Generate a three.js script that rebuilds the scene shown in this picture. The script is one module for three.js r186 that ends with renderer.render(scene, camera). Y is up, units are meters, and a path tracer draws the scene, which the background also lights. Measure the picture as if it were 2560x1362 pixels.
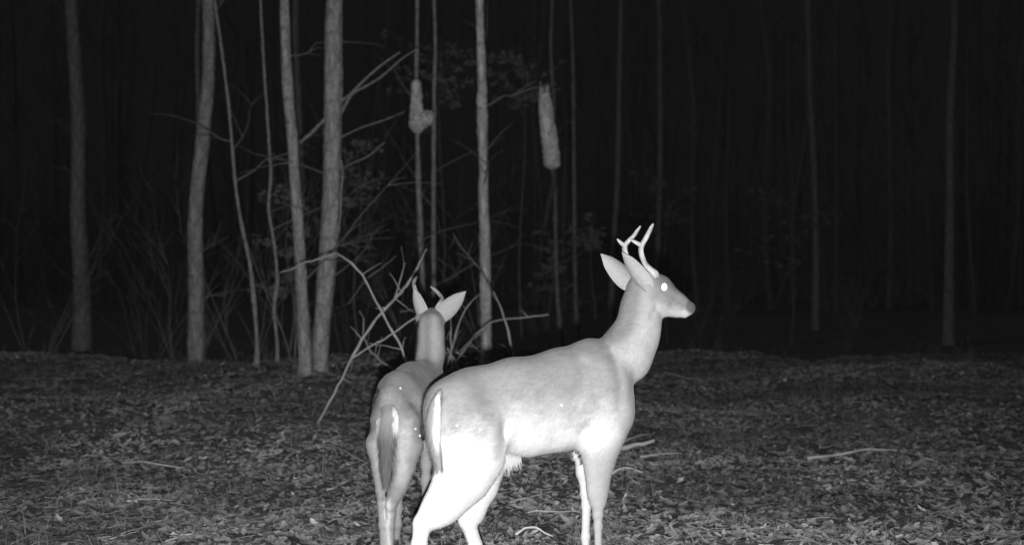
import * as THREE from 'three';
import { mergeGeometries } from 'three/addons/utils/BufferGeometryUtils.js';

// ------------------------------------------------------------------ camera, night sky, moon, exposure
const EYE = 1.18;                                            // height of the lens above the ground, metres
const scene = new THREE.Scene();
const camera = new THREE.PerspectiveCamera(2 * Math.atan(681 / 3517) * 180 / Math.PI, 2560 / 1362, 0.05, 600);
camera.position.set(0, EYE, 0);
camera.lookAt(0, EYE, -10);
camera.focus = 5; camera.userData.fStop = 3;                // small sensor behind a wide aperture: the wood behind is a little soft

const SKY_GLOW = 0.0065;                                     // overcast night
{
  const w = 64, h = 32, d = new Float32Array(w * h * 4);
  for (let i = 0; i < w * h; i++) { d[i * 4] = d[i * 4 + 1] = d[i * 4 + 2] = SKY_GLOW; d[i * 4 + 3] = 1; }
  const t = new THREE.DataTexture(d, w, h, THREE.RGBAFormat, THREE.FloatType);
  t.mapping = THREE.EquirectangularReflectionMapping; t.needsUpdate = true;
  scene.background = t; scene.environment = t;
}
const moon = new THREE.DirectionalLight(0xffffff, 0.08);     // moon behind cloud
moon.position.set(-12, 30, 10); moon.castShadow = true; moon.shadow.radius = 30;
Object.assign(moon.shadow.camera, { left: -40, right: 40, top: 40, bottom: -40, near: 1, far: 120 });
scene.add(moon, moon.target);

const FLASH = 120;                                           // candela of the infra-red flash
const EXPOSURE = 1;

// ------------------------------------------------------------------ helpers
function rng(seed) { let s = seed >>> 0; return () => { s = (s + 0x6D2B79F5) >>> 0; let t = Math.imul(s ^ (s >>> 15), 1 | s); t = (t + Math.imul(t ^ (t >>> 7), 61 | t)) ^ t; return ((t ^ (t >>> 14)) >>> 0) / 4294967296; }; }
const clamp = (x, a = 0, b = 1) => Math.min(b, Math.max(a, x));
const sstep = (a, b, x) => { const t = clamp((x - a) / (b - a)); return t * t * (3 - 2 * t); };
const lerp = (a, b, t) => a + (b - a) * t;
function hash3(x, y, z) { let h = Math.imul(x, 374761393) + Math.imul(y, 668265263) + Math.imul(z, 1274126177) | 0; h = Math.imul(h ^ (h >>> 13), 1274126177); return ((h ^ (h >>> 16)) >>> 0) / 4294967296; }
function noise(x, y, z) {                                    // value noise, 0..1
  const i = Math.floor(x), j = Math.floor(y), k = Math.floor(z); let u = x - i, v = y - j, w = z - k;
  u = u * u * (3 - 2 * u); v = v * v * (3 - 2 * v); w = w * w * (3 - 2 * w);
  const n = (a, b, c) => hash3(i + a, j + b, k + c);
  return lerp(lerp(lerp(n(0, 0, 0), n(1, 0, 0), u), lerp(n(0, 1, 0), n(1, 1, 0), u), v), lerp(lerp(n(0, 0, 1), n(1, 0, 1), u), lerp(n(0, 1, 1), n(1, 1, 1), u), v), w);
}
const fbm = (x, y, z, o = 4) => { let s = 0, a = .5, t = 0; for (let i = 0; i < o; i++) { s += a * noise(x, y, z); t += a; x = x * 2.03 + 7.1; y = y * 2.03 + 3.7; z = z * 2.03 + 1.3; a *= .5; } return s / t; };
const taken = {};
function numbered(n) { const k = taken[n] = (taken[n] ?? -1) + 1; return k ? `${n}_${String(k).padStart(3, '0')}` : n; }
function tag(o, label, category, group, kind) { if (label) o.userData.label = label; if (category) o.userData.category = category; if (group) o.userData.group = group; if (kind) o.userData.kind = kind; return o; }
function shadows(o) { o.traverse(c => { if (c.isMesh) c.castShadow = c.receiveShadow = true; }); return o; }
function thing(name, label, category, pos = [0, 0, 0], group) { const o = new THREE.Group(); o.name = numbered(name); o.position.set(...pos); scene.add(o); return tag(o, label, category, group); }
function mesh(name, geo, mat, parent) { const m = new THREE.Mesh(geo, mat); m.name = parent ? name : numbered(name); (parent ?? scene).add(m); m.castShadow = m.receiveShadow = true; return m; }
const blend = (a, b, d, w) => lerp(a, b, sstep(-w, w, d));
const grey = v => new THREE.Color().setRGB(v, v, v);

// the lie of the land: level where the deer stand, a low rise towards the trees
function land(x, z) {
  const d = -z, k = sstep(-1.5, 2.5, x);
  const near = sstep(-60, -40, z);
  return lerp(.24, .1, sstep(.4, 1.6, x)) * sstep(6.2, 13.5, d) - .55 * sstep(lerp(13.8, 15.5, k) + 5 * (noise(x * .55, 3.3, 1.1) - .5), lerp(22, 25, k), d) + near * ((fbm(x * .6 + 9, z * .5, 2.2, 3) - .5) * (.2 + .25 * sstep(9, 14, d)) * sstep(5.6, 8, d) + (fbm(x * 2.6, z * 2.6, 5.1, 3) - .5) * .09);
}

// textures -----------------------------------------------------------
function tex(w, h, f, srgb) {
  const d = new Uint8Array(w * h * 4);
  for (let y = 0; y < h; y++) for (let x = 0; x < w; x++) { const v = clamp(f(x / w, y / h)) * 255; const i = (y * w + x) * 4; d[i] = d[i + 1] = d[i + 2] = v; d[i + 3] = 255; }
  const t = new THREE.DataTexture(d, w, h); t.wrapS = t.wrapT = THREE.RepeatWrapping; t.magFilter = THREE.LinearFilter; t.minFilter = THREE.LinearMipmapLinearFilter; t.generateMipmaps = true;
  if (srgb) t.colorSpace = THREE.SRGBColorSpace; t.needsUpdate = true; return t;
}
// noise that tiles: sample on a torus-like blend
const tile = (f) => (u, v) => { const a = f(u, v), b = f(u - 1, v), c = f(u, v - 1), e = f(u - 1, v - 1); const wu = sstep(.75, 1, u), wv = sstep(.75, 1, v); return lerp(lerp(a, b, wu), lerp(c, e, wu), wv); };
const barkF = tile((u, v) => { const w = fbm(u * 6, v * 3, 1, 3) * .9; const r = Math.abs(fbm(u * 12 + w * 3, v * 4.2, 4, 3) - .5) * 2; const crack = fbm(u * 9, v * 22, 9, 3), grit = fbm(u * 38, v * 30, 6, 3); return sstep(.02, .42, r) * .4 + crack * .25 + sstep(.25, .75, grit) * .35; });
const barkTex = tex(512, 512, barkF), barkCol = tex(512, 512, (u, v) => .3 + .7 * barkF(u, v), false);
const dirtF = tile((u, v) => .35 * fbm(u * 14, v * 14, 3, 4) + .65 * fbm(u * 60, v * 60, 8, 3));
const dirtTex = tex(1024, 1024, dirtF);
const furF = tile((u, v) => fbm(u * 60, v * 60, 3, 3));
const furTex = tex(512, 512, furF);

function barkMat(v, bump = .012) { return new THREE.MeshStandardMaterial({ color: grey(v), map: barkCol, bumpMap: barkTex, bumpScale: bump, roughness: .95 }); }
const M = {
  oak: barkMat(.74), birch: barkMat(.72), mid: barkMat(.95), sapling: barkMat(.6),
  wood: barkMat(1, .008),
  twig: new THREE.MeshStandardMaterial({ color: grey(.42), roughness: .9 }),
  paleTwig: new THREE.MeshStandardMaterial({ color: grey(.6), roughness: .85 }),
  brushTwig: new THREE.MeshStandardMaterial({ color: grey(.3), roughness: .95 }),
  soil: new THREE.MeshStandardMaterial({ color: grey(.36), map: dirtTex, bumpMap: dirtTex, bumpScale: .02, roughness: 1 }),
  leaf: new THREE.MeshStandardMaterial({ color: grey(1), roughness: .9, side: THREE.DoubleSide }),
  dryLeaf: new THREE.MeshStandardMaterial({ color: grey(.3), roughness: .9, side: THREE.DoubleSide }),
  antler: new THREE.MeshStandardMaterial({ color: grey(.85), map: barkCol, roughness: .6, bumpMap: barkTex, bumpScale: .003 }),
  fur: new THREE.MeshPhysicalMaterial({ vertexColors: true, color: grey(1), roughness: .95, sheen: .35, sheenColor: grey(1), sheenRoughness: .6, bumpMap: furTex, bumpScale: .0015 }),
  hair: new THREE.MeshStandardMaterial({ vertexColors: true, color: grey(1), roughness: .9, side: THREE.DoubleSide }),
  hoof: new THREE.MeshStandardMaterial({ color: grey(.1), roughness: .5 }),
  dark: new THREE.MeshStandardMaterial({ color: grey(.06), roughness: .45 }),
  shine: new THREE.MeshStandardMaterial({ color: grey(.98), metalness: 1, roughness: .42 }),
  eye: new THREE.MeshPhysicalMaterial({ color: grey(.05), roughness: .12, clearcoat: 1 }),
  burr: new THREE.MeshStandardMaterial({ color: grey(.9), roughness: .5 }),
};

// a tapered, uneven limb through points [x,y,z,r]; sides is the number of faces round it
function limb(pts, sides = 6, rings = 24, rough = .12, seed = 1, cap = true) {
  const c = new THREE.CatmullRomCurve3(pts.map(p => new THREE.Vector3(p[0], p[1], p[2])), false, 'centripetal');
  const rad = t => { const f = t * (pts.length - 1), i = Math.min(pts.length - 2, Math.floor(f)); return lerp(pts[i][3], pts[i + 1][3], f - i); };
  const pos = [], uv = [], idx = []; let len = 0, last = null;
  let nrm = new THREE.Vector3(0, 0, 1), tan, bin = new THREE.Vector3(), P = new THREE.Vector3();
  for (let i = 0; i <= rings; i++) {
    const t = i / rings; c.getPoint(t, P); tan = c.getTangent(t);
    if (Math.abs(nrm.dot(tan)) > .95) nrm.set(1, 0, 0);
    nrm.addScaledVector(tan, -nrm.dot(tan)).normalize(); bin.crossVectors(tan, nrm);
    if (last) len += P.distanceTo(last); last = P.clone();
    const r0 = rad(t);
    for (let j = 0; j <= sides; j++) {
      const a = (j % sides) / sides * Math.PI * 2, n = 1 + rough * 2 * (fbm(Math.cos(a) * 1.6 + seed * 5.3, Math.sin(a) * 1.6, len * .7 / Math.max(r0 * 6, .02) + seed, 2) - .5) + rough * .55 * (hash3(i, j % sides, seed | 0) - .5);
      const x = Math.cos(a) * r0 * n, y = Math.sin(a) * r0 * n;
      pos.push(P.x + nrm.x * x + bin.x * y, P.y + nrm.y * x + bin.y * y, P.z + nrm.z * x + bin.z * y);
      uv.push(j / sides * Math.max(.2, Math.round(r0 * 6.28 * 2.5 * 2) / 2), len * 1.6);
    }
  }
  const row = sides + 1;
  for (let i = 0; i < rings; i++) for (let j = 0; j < sides; j++) { const a = i * row + j, b = a + 1, d = a + row, e = d + 1; idx.push(a, b, d, b, e, d); }
  if (cap) for (const [i, s] of [[0, -1], [rings, 1]]) {
    const p = c.getPoint(i / rings), k = pos.length / 3; pos.push(p.x, p.y, p.z); uv.push(.5, .5);
    for (let j = 0; j < sides; j++) { const a = i * row + j; s > 0 ? idx.push(a, a + 1, k) : idx.push(a + 1, a, k); }
  }
  const g = new THREE.BufferGeometry(); g.setAttribute('position', new THREE.Float32BufferAttribute(pos, 3)); g.setAttribute('uv', new THREE.Float32BufferAttribute(uv, 2)); g.setIndex(idx); g.computeVertexNormals();
  const N = g.attributes.normal;                                  // close the seam
  for (let i = 0; i <= rings; i++) { const a = i * row, b = a + sides; const v = new THREE.Vector3(N.getX(a) + N.getX(b), N.getY(a) + N.getY(b), N.getZ(a) + N.getZ(b)).normalize(); N.setXYZ(a, v.x, v.y, v.z); N.setXYZ(b, v.x, v.y, v.z); }
  return g;
}
// ------------------------------------------------------------------ shapes in metres: [x, y, z, radius]
const DEER1 = {
  base: [0.05,0,-4.95],
  yaw: 32,
  prims: [
    {"k":0.05,"sq":0.7,"tag":0,"q":[[-0.2249,0.7031,0.1445,0.112],[-0.0917,0.706,0.0612,0.139],[0.0063,0.7029,0.0,0.1576],[0.1213,0.7131,-0.0719,0.1628],[0.2128,0.741,-0.1291,0.1675]]},
    {"k":0.05,"sq":0.62,"tag":0,"q":[[-0.2568,0.7214,0.1644,0.0898],[-0.1873,0.742,0.121,0.0989],[-0.05,0.7692,0.0352,0.095],[0.1213,0.803,-0.0719,0.0885],[0.2368,0.8411,-0.144,0.0797]]},
    {"k":0.06,"sq":0.75,"tag":0,"q":[[0.2368,0.8454,-0.144,0.0797],[0.3156,0.7135,-0.1933,0.0702],[0.3187,0.6694,-0.1952,0.0673]]},
    {"k":0.05,"sq":0.8,"tag":0,"q":[[0.2881,0.8054,-0.1761,0.0875],[0.3742,0.8987,-0.2299,0.0884],[0.4194,0.9816,-0.2582,0.0726],[0.4304,1.0554,-0.265,0.0682],[0.443,1.1102,-0.2729,0.0653]]},
    {"k":0.05,"sq":0.8,"tag":0,"q":[[0.4006,0.849,-0.2464,0.0591],[0.4241,0.9296,-0.2611,0.0533],[0.4336,1.0035,-0.267,0.0504]]},
    {"k":0.02,"sq":0.78,"tag":2,"q":[[0.4428,1.1162,-0.27,0.0623],[0.4992,1.0909,-0.27,0.0623],[0.5585,1.0672,-0.27,0.0371],[0.606,1.0479,-0.27,0.026]]},
    {"k":0.015,"sq":0.7,"tag":2,"q":[[0.4843,1.0598,-0.27,0.0505],[0.5585,1.0405,-0.27,0.0223],[0.5912,1.0271,-0.27,0.0148]]},
    {"k":0.03,"sq":1,"tag":2,"q":[[0.4621,1.1563,-0.27,0.0267],[0.5066,1.1414,-0.27,0.0223]]},
    {"k":0.09,"sq":0.62,"tag":0,"q":[[-0.2307,0.7093,0.2071,0.0971],[-0.209,0.6289,0.2112,0.1078],[-0.178,0.5681,0.2095,0.0917],[-0.2105,0.4927,0.2475,0.0709],[-0.2805,0.4104,0.2912,0.0477],[-0.3442,0.3565,0.331,0.0328]]},
    {"k":0.012,"sq":0.85,"tag":0,"q":[[-0.3442,0.3565,0.331,0.0328],[-0.3555,0.287,0.3381,0.0275],[-0.353,0.1844,0.3365,0.021],[-0.3492,0.0789,0.3342,0.0197],[-0.329,0.05,0.3215,0.0197]]},
    {"k":0.05,"sq":0.66,"tag":0,"q":[[-0.2463,0.6767,0.0871,0.0857],[-0.2101,0.6105,0.0527,0.0835],[-0.1319,0.5322,-0.0139,0.0706],[-0.1514,0.4282,-0.0017,0.0479],[-0.1901,0.338,0.0225,0.0364],[-0.2066,0.3146,0.0328,0.0308]]},
    {"k":0.012,"sq":0.85,"tag":0,"q":[[-0.2066,0.3146,0.0328,0.0308],[-0.1791,0.2245,0.0156,0.0224],[-0.1458,0.1106,-0.0052,0.0169],[-0.1319,0.0523,-0.0139,0.0169],[-0.1151,0.05,-0.0244,0.0184]]},
    {"k":0.07,"sq":0.72,"tag":0,"q":[[0.2781,0.7569,-0.1109,0.0892],[0.2983,0.6633,-0.1117,0.0777],[0.2746,0.5808,-0.0792,0.0543],[0.2627,0.5246,-0.0718,0.04],[0.2582,0.4679,-0.069,0.03],[0.2553,0.3997,-0.0671,0.0221],[0.2582,0.3594,-0.069,0.0228]]},
    {"k":0.012,"sq":0.9,"tag":0,"q":[[0.2582,0.3594,-0.069,0.0228],[0.2568,0.3182,-0.0681,0.0171],[0.2582,0.2752,-0.069,0.0143],[0.2582,0.1539,-0.069,0.0143],[0.2597,0.0824,-0.0699,0.0164],[0.2746,0.05,-0.0792,0.0186]]},
    {"k":0.02,"sq":0.85,"tag":0,"q":[[0.2297,0.6956,-0.2281,0.0736],[0.2024,0.5651,-0.211,0.0382],[0.2009,0.5212,-0.21,0.0264],[0.21,0.4471,-0.2157,0.022],[0.2221,0.3666,-0.2233,0.0177],[0.2236,0.3252,-0.2243,0.0169]]},
    {"k":0.012,"sq":0.9,"tag":0,"q":[[0.2236,0.3252,-0.2243,0.0169],[0.2206,0.2108,-0.2224,0.0162],[0.2221,0.1224,-0.2233,0.0132],[0.2236,0.0634,-0.2243,0.0162],[0.2374,0.05,-0.2328,0.0177]]},
  ],
  antlers: [[[[0.4821,1.1609,-0.22,0.0101],[0.4748,1.1756,-0.22,0.0158],[0.4616,1.1888,-0.22,0.0114],[0.4425,1.2079,-0.22,0.0101],[0.4278,1.2403,-0.22,0.0101],[0.4248,1.2667,-0.22,0.0101],[0.4292,1.2814,-0.22,0.0095],[0.4454,1.3108,-0.22,0.0095],[0.4557,1.3314,-0.22,0.0083],[0.4645,1.3491,-0.22,0.0064],[0.4704,1.3593,-0.22,0.0032]],[[0.4278,1.2785,-0.22,0.0089],[0.4116,1.2873,-0.22,0.0076],[0.3984,1.2947,-0.22,0.0064],[0.3866,1.3005,-0.22,0.0025]]],[[[0.4494,1.1665,-0.34,0.0116],[0.4253,1.1935,-0.34,0.011],[0.3937,1.2266,-0.34,0.0103],[0.3772,1.2537,-0.34,0.0103],[0.3757,1.2808,-0.34,0.0103],[0.3892,1.2988,-0.34,0.0084],[0.4073,1.3169,-0.34,0.0077],[0.4223,1.3379,-0.34,0.0065],[0.4343,1.3545,-0.34,0.0033]],[[0.3757,1.2808,-0.34,0.009],[0.3621,1.2898,-0.34,0.0077],[0.3531,1.2988,-0.34,0.0058],[0.3456,1.3063,-0.34,0.0026]]]],
  ears: [{"b":[0.4136,1.1277,-0.31],"t":[0.2858,1.2511,-0.37],"w":0.037,"face":[-0.45,-0.25,0.85],"cup":0.75},{"b":[0.4508,1.1167,-0.23],"t":[0.3518,1.2542,-0.17],"w":0.029,"face":[0.62,-0.35,0.62],"cup":0.8}],
  eye: [0.5104,1.127,-0.223,0.0132],
  nose: [0.6194,1.0494,-0.27,0.0163],
  tail: [[-0.2925,0.786,0.315,0.0185],[-0.3084,0.7558,0.36,0.0287],[-0.3142,0.7127,0.372,0.0325],[-0.3104,0.6604,0.37,0.026],[-0.3006,0.6136,0.36,0.017],[-0.2883,0.5659,0.345,0.0052]],
  tuft: [[-0.0848,0.5414,0.0569,0.0],[-0.0639,0.5355,0.0439,0.0],[-0.043,0.5338,0.0308,0.0],[-0.022,0.5335,0.0177,0.0]],
  grooves: [{"w":0.02,"d":0.009,"q":[[0.3125,0.8842],[0.3372,0.7899],[0.3314,0.7029]]},{"w":0.026,"d":0.008,"q":[[0.2031,0.8473],[0.1775,0.7407],[0.1945,0.6554],[0.2315,0.6056]]},{"w":0.02,"d":0.016,"q":[[-0.0662,0.6816],[-0.0824,0.6276],[-0.0905,0.5668]]},{"w":0.016,"d":0.014,"q":[[0.1945,0.6199],[0.2116,0.6327]]},{"w":0.022,"d":0.007,"q":[[-0.2682,0.6392],[-0.251,0.5599],[-0.2642,0.474]]},{"w":0.012,"d":0.007,"q":[[-0.288,0.4436],[-0.3303,0.3854]]},{"w":0.012,"d":0.004,"q":[[0.492,1.096],[0.4802,1.0489],[0.4626,1.0195]]},{"w":0.014,"d":0.006,"q":[[0.5097,1.1122],[0.5539,1.0857],[0.5863,1.0636]]},{"w":0.04,"d":0.006,"q":[[-0.1524,0.8197],[-0.1251,0.731],[-0.1114,0.6627]]}],
};
const DEER2 = {
  base: [-0.42,0,-5.65],
  yaw: 76,
  prims: [
    {"k":0.05,"sq":0.8,"tag":0,"q":[[-0.0398,0.6174,0.1687,0.1122],[-0.022,0.6448,0.0977,0.1231],[0.0148,0.6468,-0.0501,0.1361],[0.0405,0.6536,-0.1531,0.132]]},
    {"k":0.05,"sq":0.8,"tag":0,"q":[[-0.0513,0.687,0.2151,0.0618],[-0.0315,0.7034,0.1358,0.0721],[0.0148,0.7197,-0.0501,0.081],[0.0564,0.7313,-0.2167,0.0801]]},
    {"k":0.04,"sq":0.9,"tag":0,"q":[[0.0617,0.7296,-0.2382,0.067],[0.0753,0.8437,-0.2927,0.0575],[0.0767,0.928,-0.2982,0.0524],[0.0753,0.9705,-0.2927,0.049]]},
    {"k":0.03,"sq":1,"tag":2,"q":[[0.043,0.9872,-0.35,0.0375],[0.101,0.9872,-0.35,0.0375]]},
    {"k":0.02,"sq":1,"tag":2,"q":[[0.072,0.977,-0.35,0.0461],[0.0668,0.9739,-0.44,0.045],[0.0633,0.9498,-0.53,0.0264],[0.0598,0.9369,-0.59,0.0177]]},
    {"k":0.03,"sq":1,"tag":0,"q":[[-0.0731,0.6036,0.23,0.0586],[-0.0848,0.5238,0.27,0.0505],[-0.0863,0.4396,0.27,0.0337]]},
    {"k":0.008,"sq":1,"tag":0,"q":[[-0.0863,0.4396,0.27,0.0337],[-0.0762,0.3571,0.33,0.0212],[-0.0679,0.3138,0.37,0.018]]},
    {"k":0.01,"sq":1,"tag":0,"q":[[-0.0664,0.3138,0.37,0.0195],[-0.0658,0.2339,0.36,0.015],[-0.0631,0.1095,0.34,0.0136],[-0.0631,0.0341,0.34,0.0151],[-0.0619,0.04,0.32,0.0167]]},
    {"k":0.03,"sq":1,"tag":0,"q":[[0.0039,0.6036,0.23,0.0709],[0.0085,0.5213,0.25,0.063],[0.0024,0.4396,0.27,0.049]]},
    {"k":0.008,"sq":1,"tag":0,"q":[[0.0024,0.4396,0.27,0.049],[-0.0158,0.3616,0.31,0.0334],[-0.0362,0.3111,0.39,0.0224]]},
    {"k":0.01,"sq":1,"tag":0,"q":[[-0.037,0.3094,0.38,0.0225],[-0.0409,0.2357,0.37,0.0165],[-0.0411,0.1116,0.35,0.0136],[-0.0411,0.0362,0.35,0.0151],[-0.0398,0.04,0.33,0.0166]]},
    {"k":0.025,"sq":1,"tag":0,"q":[[0.014,0.5726,-0.3,0.0677],[-0.0493,0.3826,-0.33,0.0272],[-0.0611,0.2519,-0.35,0.0171],[-0.0645,0.1752,-0.35,0.0136],[-0.0679,0.1069,-0.35,0.0136],[-0.0747,0.05,-0.37,0.0154]]},
    {"k":0.025,"sq":1,"tag":0,"q":[[0.0539,0.6045,-0.15,0.0594],[0.0613,0.4676,-0.19,0.0266],[0.0618,0.3819,-0.21,0.02],[0.0601,0.3152,-0.21,0.0183],[0.0568,0.2153,-0.21,0.0133],[0.0551,0.0986,-0.21,0.0133],[0.0539,0.05,-0.23,0.015]]},
  ],
  antlers: [[[[0.031,1.0367,-0.35,0.0102],[0.016,1.0756,-0.37,0.0103],[0.002,1.1095,-0.4,0.0095],[-0.0067,1.1332,-0.45,0.0087],[-0.0042,1.1503,-0.49,0.007],[0.0025,1.1607,-0.52,0.0035]]],[[[0.0976,1.0248,-0.35,0.0102],[0.1085,1.0448,-0.37,0.0094],[0.1179,1.0612,-0.405,0.0086],[0.1182,1.0662,-0.415,0.0086],[0.1118,1.0761,-0.44,0.008],[0.0929,1.0965,-0.47,0.0073],[0.0778,1.1084,-0.49,0.0066],[0.0644,1.1187,-0.51,0.0039]]]],
  ears: [{"b":[0.0405,0.9826,-0.335],"t":[0.0041,1.1155,-0.32],"w":0.027,"face":[0.55,0.1,-0.83],"cup":0.7},{"b":[0.0967,0.9758,-0.335],"t":[0.2248,1.1019,-0.32],"w":0.036,"face":[-0.1,0.15,-0.98],"cup":0.5}],
  tail: [[-0.0545,0.6752,0.335,0.0302],[-0.0514,0.6335,0.37,0.0405],[-0.0518,0.5824,0.382,0.033],[-0.0548,0.5224,0.382,0.0255],[-0.0552,0.462,0.378,0.018],[-0.0549,0.4061,0.365,0.006]],
  grooves: [{"w":0.022,"d":0.009,"q":[[0.0367,0.6947],[0.058,0.6187],[0.0671,0.5502]]},{"w":0.02,"d":0.008,"q":[[-0.1033,0.71],[-0.1185,0.6339],[-0.1124,0.5578]]},{"w":0.014,"d":0.009,"q":[[-0.0277,0.5689],[-0.0277,0.4857],[-0.0368,0.3949]]},{"w":0.014,"d":0.007,"q":[[-0.0883,0.5689],[-0.0852,0.4857],[-0.0671,0.4101]]},{"w":0.01,"d":0.006,"q":[[-0.0622,0.3451],[-0.0532,0.2623]]}],
};
const TREES = {
  oak: {"d":12.9,"q":[[-1.7716,0.2484,0.0954],[-1.7643,0.3767,0.077],[-1.7386,0.7435,0.0752],[-1.7092,1.1103,0.0862],[-1.6726,1.5871,0.0862],[-1.6542,2.0383,0.0807],[-1.6432,2.7975,0.0844],[-1.6396,3.311,0.0825]]},
  leaning: {"d":12.5,"q":[[-1.8268,0.2239,0.0889],[-1.8375,0.4016,0.064],[-1.8482,0.59,0.0586],[-1.8766,1.1374,0.0533],[-1.9015,1.5745,0.0515],[-1.9335,2.0117,0.0498],[-1.9619,2.4524,0.048],[-2.0045,2.9606,0.0462]]},
  wavy: {"d":13.6,"q":[[-2.2351,0.1398,0.0232],[-2.2738,0.4878,0.0174],[-2.3008,0.8358,0.0193],[-2.2738,1.1065,0.0213],[-2.297,1.4159,0.0155],[-2.355,1.8026,0.0155],[-2.3356,2.1119,0.0155],[-2.3588,2.5373,0.0135]]},
  edge: {"d":13.2,"q":[[-2.3795,0.1329,0.0263],[-2.3983,0.5457,0.0206],[-2.4246,0.921,0.0225],[-2.4696,1.2963,0.0188],[-2.5334,1.5966,0.0169],[-2.5897,1.9344,0.015]]},
  mid: {"d":13.0,"q":[[-0.244,0.2596,0.0628],[-0.2403,0.5553,0.0554],[-0.244,1.1098,0.0536],[-0.255,1.6383,0.0517],[-0.2624,2.0449,0.0499],[-0.2735,2.4515,0.0499],[-0.2772,2.8581,0.0462],[-0.292,3.335,0.0388],[-0.2994,3.6972,0.037]]},
  pairL: {"d":15,"q":[[-0.9298,0.118,0.0341],[-0.9426,0.6725,0.032],[-0.9596,1.1416,0.0299],[-0.9809,1.7387,0.032],[-0.998,2.1652,0.032],[-1.0108,2.677,0.0235],[-1.0193,3.2315,0.0213]]},
  pairR: {"d":15.6,"q":[[-0.8694,0.1199,0.0288],[-0.8694,1.0957,0.0266],[-0.8738,1.7611,0.0244],[-0.8694,2.4264,0.0266],[-0.8649,3.0917,0.0222],[-0.8516,3.7571,0.02]]},
  far1: {"d":24,"q":[[0.853,-0.3486,0.0546],[0.8189,0.2315,0.0478],[0.7643,1.0503,0.0341],[0.7438,2.0057,0.0307],[0.737,2.8928,0.0307],[0.7097,4.1211,0.0273]]},
  far2: {"d":26,"q":[[1.2272,-0.3651,0.0517],[1.1902,0.3003,0.0444],[1.1606,1.631,0.0333],[1.1533,2.8877,0.037],[1.1385,4.3662,0.0296]]},
  far3: {"d":34,"q":[[2.3975,-0.7438,0.1063],[2.4168,0.4163,0.087],[2.4748,1.9631,0.0677],[2.5618,3.4132,0.0677],[2.6005,5.83,0.0628]]},
  far4: {"d":38,"q":[[3.8897,-0.9701,0.0972],[3.9113,0.4345,0.081],[3.9761,2.5954,0.081],[4.0193,4.7563,0.0756],[3.9977,6.9173,0.0648]]},
};
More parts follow.
